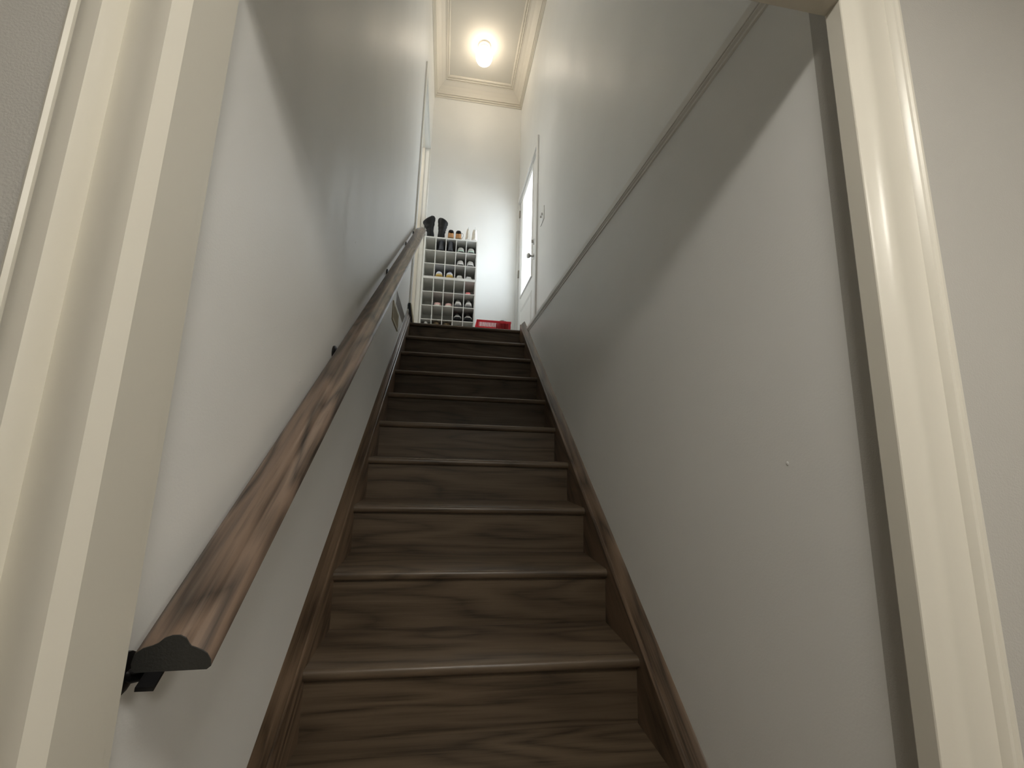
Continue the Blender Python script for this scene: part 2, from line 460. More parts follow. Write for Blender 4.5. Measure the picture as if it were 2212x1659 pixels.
# ================================================================== the staircase
st = empty('staircase', (0, -11*RUN, ZB))
tag(st, 'dark brown stained oak staircase rising between two painted walls', 'staircase')
oy, oz = 11*RUN, -ZB
TT, OV = 0.030, 0.020
def tread_mesh(depth, x0=0.0, x1=SW):
    prof = []
    r_ = TT/2
    for k in range(9):
        a = math.pi/2 + math.pi*k/8
        prof.append((r_*0.8 + r_*0.8*math.cos(a), -r_ + r_*math.sin(a)))
    prof += [(depth, -TT), (depth, 0.0)]
    bm = bmesh.new()
    prism(bm, [(x0, y, z) for y, z in prof], [(x1, y, z) for y, z in prof])
    return finish(bm, 'tread', 40)
tm = tread_mesh(RUN+OV+0.004)
bm = bmesh.new(); bx(bm, 0, SW, 0, 0.018, 0, RISE-TT)
rm = finish(bm, 'riser')
for i in range(1, NST):
    t = meshobj('tread', tm, M['tread'], st, (0, -i*RUN+oy, -i*RISE+oz))
for i in range(0, NST):
    meshobj('riser', rm, M['tread'], st, (0, -i*RUN+OV+oy, -(i+1)*RISE+oz))
lm = tread_mesh(0.085)
meshobj('landing_nosing', lm, M['tread'], st, (0, oy, oz))
# skirt boards with a moulded cap on both sides, running with the slope
def skirt(prof, y0, y1, side):
    bm = bmesh.new()
    A = [(x, y0, SL*y0+v) for x, v in prof]
    B = [(x, y1, SL*y1+v) for x, v in prof]
    prism(bm, A, B)
    me = finish(bm, 'skirt_board', 30)
    o = meshobj('skirt_board', me, M['skirt'], st, (0, oy, oz))
    return o
L_ = [(XL, -0.36), (0.0, -0.36), (0.0, 0.036), (-0.003, 0.043), (-0.006, 0.046), (-0.008, 0.054), (-0.012, 0.066), (-0.017, 0.072), (-0.021, 0.088), (-0.025, 0.098), (-0.027, 0.106), (XL, 0.112)]
skirt(L_, -2.78, 0.02, -1)
R_ = [(XR, -0.36), (SW, -0.36), (SW, 0.034), (SW+0.004, 0.041), (SW+0.009, 0.044), (SW+0.011, 0.040), (SW+0.015, 0.045), (SW+0.024, 0.058), (SW+0.034, 0.066), (SW+0.040, 0.072), (XR, 0.074)]
skirt(R_, -2.78, 0.02, 1)

# ================================================================== handrail
RY0, RZ0, RSL, RY1 = -2.790, -1.330, 0.775, 0.10
hr = empty('handrail', (0, RY0, RZ0))
tag(hr, 'long dark stained oak handrail fixed along the wall beside the stairs', 'handrail')
RP = [(-0.004, 0.0), (0.074, 0.001), (0.078, 0.004), (0.077, 0.010), (0.072, 0.017), (0.066, 0.0205), (0.058, 0.0235), (0.053, 0.025), (0.0505, 0.0275), (0.046, 0.0335), (0.039, 0.0365), (0.030, 0.0365),
      (0.022, 0.034), (0.016, 0.0290), (0.010, 0.0265), (0.000, 0.0240), (-0.008, 0.0185), (-0.010, 0.009), (-0.008, 0.002)]
bm = bmesh.new()
ra = [(x, 0, z*1.08) for x, z in RP]
L = RY1 - RY0
rb = [(x, L, z*1.08 + RSL*L) for x, z in RP]
va = [bm.verts.new(p) for p in ra]; vb = [bm.verts.new(p) for p in rb]
for i in range(len(va)):
    j = (i+1) % len(va)
    bm.faces.new((va[i], va[j], vb[j], vb[i]))
bm.faces.new(vb)
meshobj('rail', finish(bm, 'rail', 50), M['rail'], hr)
bm = bmesh.new()
prism(bm, [(x, 0.0006, z + 0.0005) for x, _, z in ra], [(x, -0.0006, z) for x, _, z in ra])
ec = meshobj('end_face', finish(bm, 'end_face'), M['endgrain'], hr)
ec['label'] = 'dark sawn end of the rail'
for by in (-2.775, -2.03, -1.16, -0.43, 0.02):
    bz = RSL*(by-RY0)
    br = empty('bracket', (0, by-RY0, bz), hr)
    bm = bmesh.new(); lathe(bm, [(0.024, XL), (0.024, XL+0.005), (0.016, XL+0.009), (0.006, XL+0.010)], 16, True, 'X', (0, 0, -0.020))
    meshobj('rosette', finish(bm, 'rosette', 40), M['black'], br)
    bm = bmesh.new(); tube(bm, [(XL+0.008, 0, -0.020), (XL+0.016, 0, -0.024), (-0.004, 0, -0.022), (0.010, 0, -0.014), (0.014, 0, -0.003)], 0.0065)
    meshobj('arm', finish(bm, 'arm', 60), M['black'], br)
    bm = bmesh.new()
    prism(bm, [(0.006, -0.028, -0.004-0.028*RSL), (0.026, -0.028, -0.004-0.028*RSL), (0.026, 0.028, -0.004+0.028*RSL), (0.006, 0.028, -0.004+0.028*RSL)],
              [(0.006, -0.028, 0.0005-0.028*RSL), (0.026, -0.028, 0.0005-0.028*RSL), (0.026, 0.028, 0.0005+0.028*RSL), (0.026, 0.028, 0.0005+0.028*RSL)])
    meshobj('saddle', finish(bm, 'saddle'), M['black'], br)

# ================================================================== ceiling globe lamp
gl = empty('ceiling_lamp', (0.577, 0.76, ZC))
tag(gl, 'lit white glass globe lamp with a small round collar above the landing', 'lamp', 'stairwell globe lamps')
bm = bmesh.new(); lathe(bm, [(0.078, 0.0), (0.078, -0.018), (0.072, -0.026), (0.060, -0.030), (0.058, -0.060), (0.010, -0.060)], 28)
meshobj('collar', finish(bm, 'collar', 40), M['white'], gl)
bm = bmesh.new()
lathe(bm, [(0.050, -0.052), (0.070, -0.065), (0.092, -0.095), (0.102, -0.135), (0.100, -0.170), (0.088, -0.205), (0.064, -0.232), (0.034, -0.246), (0.004, -0.250)], 32)
M['globe'] = emit('lit_globe', (1.0, 0.86, 0.68), 2.2)
meshobj('globe', finish(bm, 'globe', 180), M['globe'], gl)
g2 = gl.copy(); COL.objects.link(g2)  # second globe, unseen, added to brighten the middle of the stairwell
for ch in list(gl.children):
    c = ch.copy(); COL.objects.link(c); c.parent = g2
g2.location = (0.567, -1.55, ZC)
M['globe2'] = emit('brighter_lit_globe', (1.0, 0.92, 0.82), 4.5)
_g = [c for c in g2.children if c.name.startswith('globe')][0]
_g.data = _g.data.copy(); _g.data.materials.clear(); _g.data.materials.append(M['globe2'])
g2['label'] = 'added globe lamp, out of view on the high ceiling above the lower flight'

# lamps added out of view in the basement room for more brightness
M['dome'] = emit('added_dome_glow', (1.0, 0.95, 0.86), 7.6)
for k, (lx, ly_, lab) in enumerate(((0.55, -3.80, 'added wide dome lamp, out of view on the low ceiling just before the doorway'), (1.70, -4.4, 'added wide dome lamp, out of view on the low ceiling deep in the basement room'))):
    rl = empty('added_room_lamp', (lx, ly_, ZBC))
    tag(rl, lab, 'lamp', 'added basement ceiling lamps')
    bm = bmesh.new(); lathe(bm, [(0.240, 0.0), (0.240, -0.015), (0.225, -0.022), (0.010, -0.022)], 24)
    meshobj('rim', finish(bm, 'rim', 40), M['white'], rl)
    bm = bmesh.new(); lathe(bm, [(0.220, -0.020), (0.218, -0.036), (0.180, -0.056), (0.100, -0.070), (0.003, -0.075)], 24)
    meshobj('dome', finish(bm, 'dome', 180), M['dome'], rl)

hl = empty('added_hall_lamp', (-0.85, 0.55, 2.9))  # unseen lamp, added so light spills through the opening onto the right wall
tag(hl, 'added dome lamp, out of view on the ceiling of the hallway beyond the tall opening', 'lamp')
bm = bmesh.new(); lathe(bm, [(0.15, 0.0), (0.15, -0.02), (0.13, -0.03), (0.010, -0.03)], 24)
meshobj('rim', finish(bm, 'rim', 40), M['white'], hl)
bm = bmesh.new(); lathe(bm, [(0.126, -0.028), (0.124, -0.050), (0.10, -0.080), (0.055, -0.100), (0.003, -0.106)], 24)
M['hall'] = emit('added_hall_dome_glow', (1.0, 0.93, 0.83), 11.0)
meshobj('dome', finish(bm, 'dome', 180), M['hall'], hl)

# ================================================================== wall plates
sp = empty('light_switch', (XU, 0.055, 1.165))
tag(sp, 'white double light switch plate on the wall beside the outside door', 'light switch')
box('plate', M['plastic'], -0.006, 0.0, -0.072, 0.072, -0.070, 0.070, sp, 0.002)
for dy in (-0.024, 0.024):
    t = box('toggle', M['plastic'], -0.020, -0.005, dy-0.006, dy+0.006, -0.004, 0.016, sp, 0.002)
vc = empty('vent_cover', (XL, -0.70, -0.19))
tag(vc, 'small beige louvred vent cover low on the wall under the handrail', 'vent cover')
boxes('frame', M['beige'], [(0.0, 0.007, -0.145, 0.145, 0.046, 0.062), (0.0, 0.007, -0.145, 0.145, -0.062, -0.046), (0.0, 0.007, -0.145, -0.128, -0.046, 0.046), (0.0, 0.007, 0.128, 0.145, -0.046, 0.046)], vc)
box('backing', M['black'], 0.0003, 0.001, -0.130, 0.130, -0.047, 0.047, vc)
bm = bmesh.new()
prism(bm, [(0.001, -0.128, -0.004), (0.0065, -0.128, 0.004), (0.0065, -0.128, 0.006), (0.001, -0.128, -0.002)], [(0.001, 0.128, -0.004), (0.0065, 0.128, 0.004), (0.0065, 0.128, 0.006), (0.001, 0.128, -0.002)])
sm = finish(bm, 'slat')
for k in range(9):
    meshobj('slat', sm, M['beige'], vc, (0, 0, -0.042+k*0.0102))

# ================================================================== shoe cabinets: two stacked cubby units
RX0, RX1, RYF, RYB = -0.008, 0.619, 1.05, 1.375
ZT, ZM = 1.392, 0.885
PT, DT = 0.015, 0.009
def cabinet(name, z0, z1, rows, label, kick=0.0):
    c = empty(name, (RX0, RYF, z0))
    tag(c, label, 'shoe cabinet')
    w, d, h = RX1-RX0, RYB-RYF, z1-z0
    box('side_panel', M['rack'], 0, PT, 0, d, 0, h, c, 0.001, 1)
    box('side_panel', M['rack'], w-PT, w, 0, d, 0, h, c, 0.001, 1)
    box('top_panel', M['rack'], PT, w-PT, 0, d, h-PT, h, c, 0.001, 1)
    box('bottom_panel', M['rack'], PT, w-PT, 0, d, kick, kick+PT, c, 0.001, 1)
    if kick > 0: box('plinth', M['rack'], PT, w-PT, 0.02, 0.035, 0, kick, c)
    box('back_panel', M['rack'], PT, w-PT, d-0.006, d, kick+PT, h-PT, c)
    pitch = (h-kick-PT)/rows
    for k in range(1, rows):
        box('shelf', M['rack'], PT, w-PT, 0.001, d-0.006, kick+k*pitch+(PT-DT)/2, kick+k*pitch+(PT+DT)/2, c)
    iw = (w-2*PT)
    for k in range(rows):
        zb = kick+PT if k == 0 else kick+k*pitch+(PT+DT)/2
        zt = h-PT if k == rows-1 else kick+(k+1)*pitch+(PT-DT)/2
        for j in range(1, 5):
            xx = PT + iw*j/5
            box('divider', M['rack'], xx-DT/2, xx+DT/2, 0.002, d-0.006, zb, zt, c)
    floors = [z0 + (kick+PT if k == 0 else kick+k*pitch+(PT+DT)/2) for k in range(rows)]
    return floors[::-1]
fl_top = cabinet('shoe_cabinet', ZM, ZT, 3, 'white shoe cabinet of three cubby rows stacked on the taller one')
fl_low = cabinet('shoe_cabinet', 0.0, ZM, 5, 'taller white shoe cabinet standing on the landing floor', 0.04)
FLOORS = fl_top + fl_low           # index 0 = top row
def colx(j): return RX0 + PT + (RX1-RX0-2*PT)*(j+0.5)/5

# ================================================================== shoes
def sring(y, w, z0, z1, n=16, e=0.62, cx=0.0, ez=0.75):
    r_ = []
    for k in range(n):
        a = 2*math.pi*k/n
        c, s = math.cos(a), math.sin(a)
        x = w*math.copysign(abs(c)**e, c)
        z = z0 + (z1-z0)*(abs(s)**ez) if s >= 0 else z0 - 0.002*abs(s)
        r_.append((x+cx, y, z))
    return r_
def spring(y):           # the toe of a sole turns up a little (toe at y = 0)
    return 0.020*max(0.0, 1-y/0.075)**2
SNK = [(0.000, .018, .028), (0.005, .029, .038), (0.018, .038, .047), (0.045, .043, .056), (0.085, .042, .072), (0.115, .038, .092), (0.150, .035, .100), (0.190, .035, .101), (0.225, .034, .108), (0.245, .027, .112), (0.250, .018, .106)]
def sneaker_meshes(s=1.0, hi=1.0, chunky=1.0):
    bm = bmesh.new()
    loft(bm, [sring(y*s+0.002, w*s, (0.018*chunky+spring(y))*s, (z*hi+0.006+0.9*spring(y))*s) for y, w, z in SNK])
    up = finish(bm, 'upper', 60)
    bm = bmesh.new()
    loft(bm, [sring(y*s*1.012-0.001, (w+0.004)*s, (0.002+spring(y))*s, (0.022*chunky+0.75*spring(y))*s, 16, 0.6, 0, 0.35) for y, w, z in SNK])
    so = finish(bm, 'sole', 50)
    bm = bmesh.new()
    rr = []
    for y, w, k in ((0.128, .020, .0), (0.14, .027, .0), (0.19, .027, .003), (0.225, .025, .007), (0.238, .016, .009)):
        rr.append(sring(y*s, w*s, (0.094*hi+k)*s, (0.1035*hi+k)*s, 12))
    loft(bm, rr); co = finish(bm, 'collar', 60)
    bm = bmesh.new()
    for k in range(4):
        y = 0.062+0.016*k
        z = (0.0625+0.0095*k)*hi
        tube(bm, [(-0.024*s, y*s, (z-0.004)*s), (-0.012*s, y*s, (z+0.004)*s), (0.0, (y+0.003)*s, (z+0.006)*s), (0.012*s, y*s, (z+0.004)*s), (0.024*s, y*s, (z-0.004)*s)], 0.0028*s, 6)
    la = finish(bm, 'laces', 60)
    bm = bmesh.new()
    loft(bm, [sring(y*s-0.0012, (w+0.0012)*s, (0.020*chunky+spring(y))*s, (z*hi*0.80+0.006+0.9*spring(y))*s) for y, w, z in SNK[:4]])
    cap = finish(bm, 'toe_cap', 60)
    bm = bmesh.new()
    loft(bm, [[(x*s, y*s, z*s) for x, y, z in ((-w, yy, zz), (w, yy, zz), (w, yy+0.006, zz+0.001), (-w, yy+0.006, zz+0.001))] for w, yy, zz in ((.016, .100, .080*hi), (.018, .118, .100*hi), (.017, .130, .112*hi), (.010, .134, .116*hi))])
    tg = finish(bm, 'tongue', 60)
    bm = bmesh.new()
    loft(bm, [sring(y*s-0.0008, (w*0.96)*s, (0.0005+spring(y)*0.98)*s, (0.006+spring(y))*s, 16, 0.6, 0, 0.3) for y, w, z in SNK])
    ou = finish(bm, 'outsole', 50)
    return dict(upper=up, sole=so, collar=co, laces=la, toe_cap=cap, tongue=tg, outsole=ou)
def with_mat(me, mat):
    c = me.copy(); c.materials.clear(); c.materials.append(mat); return c
def copy_tree(o, parent=None):
    c = o.copy(); COL.objects.link(c); c.parent = parent
    for ch in list(o.children): copy_tree(ch, c)
    return c
def pair(first, spots, rot=(0.0, 0.0), where=('one cubby in from the basket-side end', 'in the basket-side end cubby')):
    """place the first shoe and a copy of it"""
    out = [first, copy_tree(first)]
    base = first['label']
    for o, w_ in zip(out, where): o['label'] = base + ', ' + w_
    for o, p, r_ in zip(out, spots, rot):
        o.location = p; o.rotation_euler = (0, 0, r_)
    return out
SM = sneaker_meshes(1.0, 1.15, 1.0)
SMB = sneaker_meshes(1.0, 1.2, 0.85)
def sneaker(label, group, cols, ms=SM, name='sneaker', parts=('upper', 'sole', 'collar', 'laces', 'tongue')):
    e = empty(name)
    tag(e, label, 'shoe', group)
    for p in parts: meshobj(p, with_mat(ms[p], cols[p]), None, e)
    return e
def fab(name, col, rough=0.7, b=0.3): return plain(name, col, rough, bump=b, scale=30, var=0.12)
m_grey = fab('grey_mesh', (0.36, 0.38, 0.36)); m_mint = fab('mint_rubber', (0.55, 0.74, 0.62), 0.5); m_dark = fab('charcoal_fabric', (0.035, 0.037, 0.042))
m_silver = fab('silver_mesh', (0.55, 0.54, 0.52)); m_w = fab('white_leather', (0.78, 0.78, 0.76), 0.45, 0.1); m_blue = fab('pale_blue_mesh', (0.42, 0.48, 0.66)); m_yel = fab('yellow_rubber', (0.74, 0.52, 0.14), 0.5)
m_black = plain('black_leather', (0.009, 0.0095, 0.010), 0.6, bump=0.2, scale=30, var=0.12, spec=0.25); m_tan = fab('tan_suede', (0.50, 0.25, 0.10), 0.75); m_pink = fab('pink_fabric', (0.80, 0.52, 0.50), 0.7); m_coral = fab('coral_rubber', (0.85, 0.25, 0.24), 0.5)
m_cream = fab('cream_canvas', (0.74, 0.70, 0.62), 0.7); m_brown = fab('olive_brown_suede', (0.20, 0.145, 0.075), 0.8); m_gsole = fab('grey_rubber', (0.20, 0.20, 0.20), 0.6); m_navy = fab('slate_leather', (0.045, 0.05, 0.065), 0.4, 0.1)
YS = RYF + 0.006
def spot(row, j, dx=0.0, dy=0.0): return (colx(j)+dx, YS+dy, FLOORS[row]+0.0012)
# top row: grey and mint sneakers
pair(sneaker('grey mesh sneaker with pale mint sole', 'grey and mint sneakers', dict(upper=m_grey, sole=m_mint, collar=m_dark, laces=m_silver, tongue=m_grey, outsole=m_gsole, toe_cap=m_silver), SMB, 'sneaker', ('upper', 'sole', 'collar', 'laces', 'tongue', 'outsole', 'toe_cap')), (spot(0, 3), spot(0, 4)), (0.03, -0.02))
# second row: silver sneakers
s2 = sneaker('silver grey sneaker with white sole', 'silver grey sneakers', dict(upper=m_silver, sole=m_w, collar=m_gsole, laces=m_silver, tongue=m_silver, outsole=m_gsole), SM, 'sneaker', ('upper', 'sole', 'collar', 'laces', 'tongue', 'outsole'))
pair(s2, (spot(1, 3), spot(1, 4)), (-0.03, 0.03))
# third row: white toe, pale blue top, yellow soles
s3 = sneaker('white sneaker with pale blue top and yellow sole', 'white and blue sneakers', dict(upper=m_blue, sole=m_yel, collar=m_dark, laces=m_w, tongue=m_blue, toe_cap=m_w), SMB, 'sneaker', ('upper', 'sole', 'collar', 'laces', 'tongue', 'toe_cap'))
bm = bmesh.new()
for k, (xx, zz, yy) in enumerate(((-0.020, 0.044, 0.017), (0.0, 0.052, 0.018), (0.020, 0.044, 0.017), (-0.009, 0.058, 0.030), (0.009, 0.058, 0.030))):
    bmesh.ops.create_icosphere(bm, subdivisions=1, radius=0.0034, matrix=Matrix.Translation((xx, yy-0.004, zz)))
vh = meshobj('vent_holes', finish(bm, 'vent_holes'), m_gsole, s3)
pair(s3, (spot(2, 1), spot(2, 2)), (0.04, -0.03), where=('second cubby from the handrail side', 'middle cubby'))
# third row: black and white sneakers, set further back
s4 = sneaker('small black sneaker with white toe cap', 'black and white sneakers', dict(upper=m_dark, sole=m_w, collar=m_black, laces=m_w, tongue=m_w, toe_cap=m_w), sneaker_meshes(0.86, 1.05, 1.3), 'sneaker', ('upper', 'sole', 'collar', 'laces', 'tongue', 'toe_cap'))
pair(s4, (spot(2, 3, 0, 0.02), spot(2, 4, -0.01, 0.03)), (0.0, 0.08))
# fifth row: plain white trainers with dark outsoles
s5 = sneaker('plain white trainer with dark outsole', 'white trainers', dict(upper=m_w, sole=m_gsole, collar=m_w, laces=m_w, tongue=m_w), sneaker_meshes(1.0, 1.2, 0.7))
pair(s5, (spot(4, 3), spot(4, 4)), (0.03, 0.0))
# sixth row: black trainers with white rand and black sole
SM6 = sneaker_meshes(1.02, 1.15, 1.35)
s6 = sneaker('black trainer with a white rand above its sole', 'black trainers', dict(upper=m_dark, sole=m_black, collar=m_black, laces=m_w, tongue=m_gsole), SM6)
bm = bmesh.new()
loft(bm, [sring(y*1.02+0.0005, (w+0.0032)*1.02, 0.032+spring(y), 0.0425+spring(y), 16, 0.6, 0, 0.35) for y, w, z in SNK])
meshobj('rand', finish(bm, 'rand', 50), m_w, s6)
pair(s6, (spot(5, 3), spot(5, 4)), (0.02, -0.03))

# slippers: low, with an open back
def slipper(label, group, upper, sole, s=1.0, name='slipper'):
    e = empty(name); tag(e, label, 'slipper', group)
    bm = bmesh.new(); loft(bm, [sring(y*s, (w+0.002)*s, 0.0, 0.016*s, 16, 0.6, 0, 0.3) for y, w, z in SNK]); meshobj('sole', finish(bm, 'sole', 50), sole, e)
    bm = bmesh.new()
    loft(bm, [sring(y*s, w*s, 0.012*s, z*s) for y, w, z in ((0.003, .022, .028), (0.010, .033, .040), (0.03, .040, .050), (0.07, .042, .058), (0.105, .042, .060), (0.110, .040, .054))])
    meshobj('upper', finish(bm, 'upper', 60), upper, e)
    return e
pair(slipper('pale pink slipper with a cream sole', 'pale pink slippers', m_pink, m_cream, 1.0), (spot(4, 1, 0, 0.006), spot(4, 2, 0.006, 0.006)), (0.0, -0.05), where=('second cubby from the handrail side', 'middle cubby'))
cs = slipper('single coral red slipper set back in a cubby of the tall cabinet', None, m_coral, m_coral, 0.74); cs.location = spot(3, 4, -0.012, 0.012)
# boots
def hring(cx, cy, z, a, b_, n=16, dip=0.0):
    return [(cx+a*math.cos(2*math.pi*k/n), cy+b_*math.sin(2*math.pi*k/n), z + dip*math.cos(2*math.pi*k/n)) for k in range(n)]
def ankle_boot(label, group, m_shaft=None, wide=1.0):
    m_shaft = m_shaft or m_navy
    e = empty('ankle_boot'); tag(e, label, 'boot', group)
    bm = bmesh.new()      # heel towards the front of the cubby, toe to the back
    loft(bm, [hring(0, 0.045, 0.016, 0.034, 0.042), hring(0, 0.044, 0.035, 0.035, 0.043), hring(0, 0.046, 0.06, 0.030, 0.040), hring(0, 0.050, 0.085, 0.028, 0.040), hring(0, 0.052, 0.12, 0.030*wide, 0.043), hring(0, 0.052, 0.135, 0.031*wide, 0.044), hring(0, 0.052, 0.141, 0.022*wide, 0.032)])
    meshobj('shaft', finish(bm, 'shaft', 60), m_shaft, e)
    bm = bmesh.new(); loft(bm, [sring(0.03+y, w, 0.016, z) for y, w, z in ((0.0, .032, .07), (0.06, .037, .068), (0.12, .040, .055), (0.17, .038, .045), (0.205, .026, .036), (0.215, .012, .028))])
    meshobj('foot', finish(bm, 'foot', 60), m_shaft, e)
    bm = bmesh.new(); loft(bm, [sring(y, w, 0.0, 0.018, 16, 0.6, 0, 0.3) for y, w in ((0.002, .026), (0.012, .036), (0.06, .037), (0.13, .043), (0.20, .036), (0.25, .014))])
    meshobj('sole', finish(bm, 'sole', 50), m_black, e)
    return e
pair(ankle_boot('slate grey leather ankle boot, heel outwards', 'slate ankle boots'), (spot(0, 1, 0.006), spot(0, 2, -0.004)), (0.05, 0.0), where=('second cubby from the handrail side', 'middle cubby'))

pair(ankle_boot('olive brown suede ankle boot low in the tall cabinet', 'olive brown boots', m_brown, 1.3), (spot(6, 1), spot(6, 2)), (0.0, 0.0), where=('second cubby from the handrail side', 'middle cubby'))
wbt = ankle_boot('white ankle boot low in the tall cabinet at the handrail end', None, m_w, 0.7); wbt.location = spot(6, 0, 0.0, 0.006)

TOPZ = ZT + 0.0012
def tall_boot(sgn, fold, label):
    e = empty('tall_boot'); tag(e, label, 'boot')
    bm = bmesh.new()
    rings = []
    prof = [(0.014, .0, .042, .050), (0.05, .0, .043, .050), (0.085, .002, .040, .046), (0.10, .006, .044, .050), (0.115, .004, .040, .046), (0.135, .008, .048, .052), (0.150, .007, .046, .049), (0.175, .010, .056, .056), (0.190, .010, .053, .053), (0.215, .013, .062, .059), (0.238, .014, .062, .058), (0.250, .014, .052, .050), (0.256, .014, .036, .036)]
    for z, dx, a, b_ in prof:
        k = max(0, (z-0.12)/0.14)
        rings.append(hring(sgn*dx*fold, 0.055+0.004*math.sin(z*120), z, a*(1+0.22*k*(fold-1)), b_, 20, -sgn*0.022*k*fold))
    loft(bm, rings); meshobj('shaft', finish(bm, 'shaft', 70), m_black, e)
    bm = bmesh.new()
    top = prof[-1]
    loft(bm, [hring(sgn*top[1]*fold, 0.055, top[0]+0.0006, top[2]*0.86, top[3]*0.86, 20, -sgn*0.022*fold), hring(sgn*top[1]*fold, 0.055, top[0]+0.0016, top[2]*0.7, top[3]*0.7, 20, -sgn*0.022*fold)])
    meshobj('lining', finish(bm, 'lining', 60), m_gsole, e)
    bm = bmesh.new(); loft(bm, [sring(0.03+y, w, 0.012, z) for y, w, z in ((0.0, .038, .085), (0.06, .043, .085), (0.12, .045, .065), (0.18, .043, .055), (0.225, .030, .042), (0.235, .014, .032))])
    meshobj('foot', finish(bm, 'foot', 60), m_black, e)
    bm = bmesh.new(); loft(bm, [sring(y, w, 0.0, 0.016, 16, 0.6, 0, 0.3) for y, w in ((0.000, .030), (0.012, .043), (0.07, .042), (0.15, .047), (0.22, .040), (0.27, .016))])
    meshobj('sole', finish(bm, 'sole', 50), m_black, e)
    return e
tb = tall_boot(-1, 1.9, 'slouched tall black boot whose shaft sags over beside the handrail end'); tb.location = (0.054, RYF+0.008, TOPZ)
tb = tall_boot(1, 0.9, 'upright wrinkled tall black boot between its sagging mate and the tan shoes'); tb.location = (0.180, RYF+0.008, TOPZ)

def tan_shoe(label, group):
    e = empty('tan_shoe'); tag(e, label, 'shoe', group)
    bm = bmesh.new()
    loft(bm, [sring(y, w, 0.012, z) for y, w, z in ((0.000, .022, .088), (0.006, .030, .098), (0.02, .035, .100), (0.07, .036, .094), (0.12, .038, .080), (0.17, .041, .060), (0.22, .038, .048), (0.25, .024, .038), (0.258, .012, .028))])
    meshobj('upper', finish(bm, 'upper', 60), m_tan, e)
    bm = bmesh.new()
    loft(bm, [sring(y, w, z-0.024, z+0.012) for y, w, z in ((0.000, .020, .096), (0.005, .029, .104), (0.02, .0335, .108), (0.06, .034, .104), (0.10, .034, .096), (0.115, .026, .090))])
    meshobj('collar', finish(bm, 'collar', 60), m_black, e)
    bm = bmesh.new(); loft(bm, [sring(y, w, 0.0, 0.016, 16, 0.6, 0, 0.3) for y, w in ((-0.003, .026), (0.008, .035), (0.07, .037), (0.16, .043), (0.23, .036), (0.262, .014))])
    meshobj('sole', finish(bm, 'sole', 50), m_brown, e)
    return e
ts = tan_shoe('tan suede shoe with a black collar on the cabinet top, beside the black boots', None); ts.location = (0.297, RYF+0.008, TOPZ); ts.rotation_euler = (0, 0, 0.05)
t2 = copy_tree(ts); t2['label'] = 'tan suede shoe with a black collar and a hanging lace loop, beside the white boots'; t2.location = (0.384, RYF+0.008, TOPZ); t2.rotation_euler = (0, 0, -0.05)
bm = bmesh.new(); tube(bm, [(0.033, 0.03, 0.095), (0.045, 0.02, 0.092), (0.056, 0.012, 0.070), (0.056, 0.010, 0.045), (0.046, 0.012, 0.022), (0.037, 0.02, 0.016)], 0.0022, 6)
meshobj('lace_loop', finish(bm, 'lace_loop', 60), m_black, t2)

def white_boot(label):
    e = empty('white_boot'); tag(e, label, 'boot')
    bm = bmesh.new()
    loft(bm, [hring(0, 0.05, 0.014, 0.034, 0.048), hring(0, 0.05, 0.05, 0.034, 0.048), hring(0, 0.052, 0.09, 0.029, 0.043), hring(0, 0.052, 0.13, 0.027, 0.042), hring(0.002, 0.052, 0.158, 0.022, 0.040)])
    meshobj('shaft', finish(bm, 'shaft', 60), m_cream, e)
    bm = bmesh.new(); loft(bm, [[(x, 0.004+0.002*k, z) for x, z in ((0.000, 0.02+0.15*k), (0.007, 0.02+0.15*k))] + [(x, 0.001+0.010*k, z) for x, z in ((0.007, 0.021+0.15*k), (0.000, 0.021+0.15*k))] for k in (0, 0.5, 1.0)])
    meshobj('heel_strip', finish(bm, 'heel_strip'), m_w, e)
    bm = bmesh.new(); tube(bm, [(-0.004, 0.012, 0.145), (-0.003, 0.004, 0.160), (0.004, 0.004, 0.176), (0.010, 0.012, 0.160), (0.010, 0.016, 0.145)], 0.004, 6)
    meshobj('pull_loop', finish(bm, 'pull_loop', 60), m_w, e)
    bm = bmesh.new(); loft(bm, [sring(0.03+y, w, 0.012, z) for y, w, z in ((0.0, .030, .075), (0.06, .036, .075), (0.12, .040, .058), (0.17, .040, .050), (0.21, .028, .040), (0.22, .012, .030))])
    meshobj('foot', finish(bm, 'foot', 60), m_cream, e)
    bm = bmesh.new(); loft(bm, [sring(y, w, 0.0, 0.018, 16, 0.6, 0, 0.3) for y, w in ((-0.001, .024), (0.012, .036), (0.07, .036), (0.15, .043), (0.22, .036), (0.258, .014))])
    meshobj('sole', finish(bm, 'sole', 50), m_w, e)
    return e
wb = white_boot('cream white ankle boot on the cabinet top, next to the tan shoes'); wb.location = (0.498, RYF+0.008, TOPZ); wb.scale = (0.85, 1, 1)
wb = white_boot('cream white ankle boot at the outer corner of the cabinet top'); wb.location = (0.578, RYF+0.008, TOPZ)

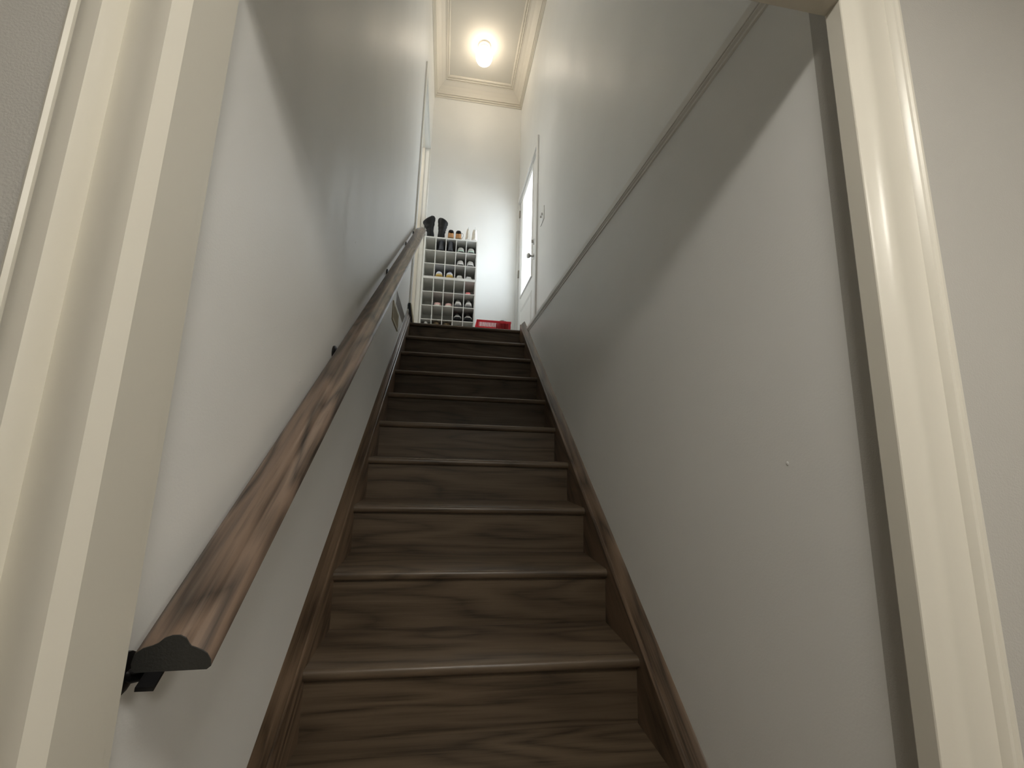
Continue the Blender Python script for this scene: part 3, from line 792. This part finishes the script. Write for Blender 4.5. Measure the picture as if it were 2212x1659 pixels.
# ================================================================== red basket, ball, leaning board
BX0, BX1, BY0, BY1, BH = 0.583, 0.893, 0.10, 0.30, 0.100
rbk = empty('basket', ((BX0+BX1)/2, BY0, 0.0012))
tag(rbk, 'small red plastic basket with slotted sides at the top of the stairs', 'basket')
hw, dp, wt = (BX1-BX0)/2, BY1-BY0, 0.005
boxes('bottom', M['red'], [(-hw+0.004, hw-0.004, 0.004, dp-0.004, 0.0, 0.006)], rbk)
boxes('lower_band', M['red'], [(-hw+.002, hw-.002, .002, wt, 0, .018), (-hw+.002, hw-.002, dp-wt, dp-.002, 0, .018), (-hw+.002, -hw+wt, wt, dp-wt, 0, .018), (hw-wt, hw-.002, wt, dp-wt, 0, .018)], rbk)
rim = boxes('rim', M['red'], [(-hw-.003, hw+.003, -.003, .007, BH-.018, BH), (-hw-.003, hw+.003, dp-.007, dp+.003, BH-.018, BH), (-hw-.003, -hw+.007, .007, dp-.007, BH-.018, BH), (hw-.007, hw+.003, .007, dp-.007, BH-.018, BH)], rbk)
boxes('corner_posts', M['red'], [(sx*(hw-.010)-.010, sx*(hw-.010)+.010, yy, yy+.004, .018, BH-.018) for sx in (-1, 1) for yy in (.001, dp-.005)], rbk)
nb = 20
bm = bmesh.new(); bx(bm, -0.0032, 0.0032, 0.0, 0.004, 0.018, BH-0.018); barm = finish(bm, 'bar')
bm = bmesh.new(); bx(bm, 0.0, 0.004, -0.0032, 0.0032, 0.018, BH-0.018); bars = finish(bm, 'bar')
for k in range(nb):
    xx = -hw+0.026+(2*hw-0.052)*k/(nb-1)
    meshobj('bar', barm, M['red'], rbk, (xx, 0.001, 0)); meshobj('bar', barm, M['red'], rbk, (xx, dp-0.005, 0))
for k in range(14):
    yy = 0.012+(dp-0.024)*k/13
    meshobj('bar', bars, M['red'], rbk, (-hw+0.001, yy, 0)); meshobj('bar', bars, M['red'], rbk, (hw-0.005, yy, 0))
bl = empty('ball', (0.825, 0.165, 0.0075 + 0.0615)); tag(bl, 'dark red round ball sitting inside the red basket', 'ball')
bm = bmesh.new(); bmesh.ops.create_uvsphere(bm, u_segments=24, v_segments=16, radius=0.0615)
meshobj('shell', finish(bm, 'shell', 180), M['darkred'], bl)
bm = bmesh.new(); bmesh.ops.create_uvsphere(bm, u_segments=24, v_segments=5, radius=0.0619)
bmesh.ops.delete(bm, geom=[v for v in bm.verts if abs(v.co.z) > 0.045], context='VERTS')
ba = meshobj('band', finish(bm, 'band', 180), m_coral, bl); ba.rotation_euler = (1.2, 0.2, 0); ba.scale = (1.0, 1.0, 0.12)

lb = empty('leaning_board', (0.0, 0.0225, 0.0008))
tag(lb, 'short dark board with a pale wooden edge leaning against the wall at the stair top', 'board')
def slab(name, mat, b0, b1, t0, t1, d=0.054, h=0.178):
    bm = bmesh.new()
    prism(bm, [(b0, 0, 0), (b1, 0, 0), (b1, d, 0), (b0, d, 0)], [(t0, 0, h), (t1, 0, h), (t1, d, h), (t0, d, h)])
    return meshobj(name, finish(bm, name), mat, lb)
slab('panel', m_dark, 0.002, 0.022, -0.0285, -0.0085)
slab('edge_strip', M['beige'], 0.0221, 0.033, -0.0084, -0.002)

# small chips in the wall paint
for wall, x, pts in ((bpy.data.objects['wall_right'], XR, ((-2.66, -1.065, 0.0035), (-2.05, -1.075, 0.0028), (-1.35, -0.62, 0.004))), (bpy.data.objects['wall_left'], XL, ((-1.9, -0.30, 0.003), (-2.3, -0.9, 0.004)))):
    for y, z, r_ in pts:
        bm = bmesh.new(); lathe(bm, [(r_, 0.0002), (r_*0.6, 0.0012), (r_*0.1, 0.0014)], 7, True, 'X')
        sg = -1 if x == XR else 1
        o = meshobj('paint_chip', finish(bm, 'paint_chip'), M['plastic'], wall)
        o.scale = (sg, 1.0, 1.3)
        o.location = Vector((x, y, z)) - wall.location
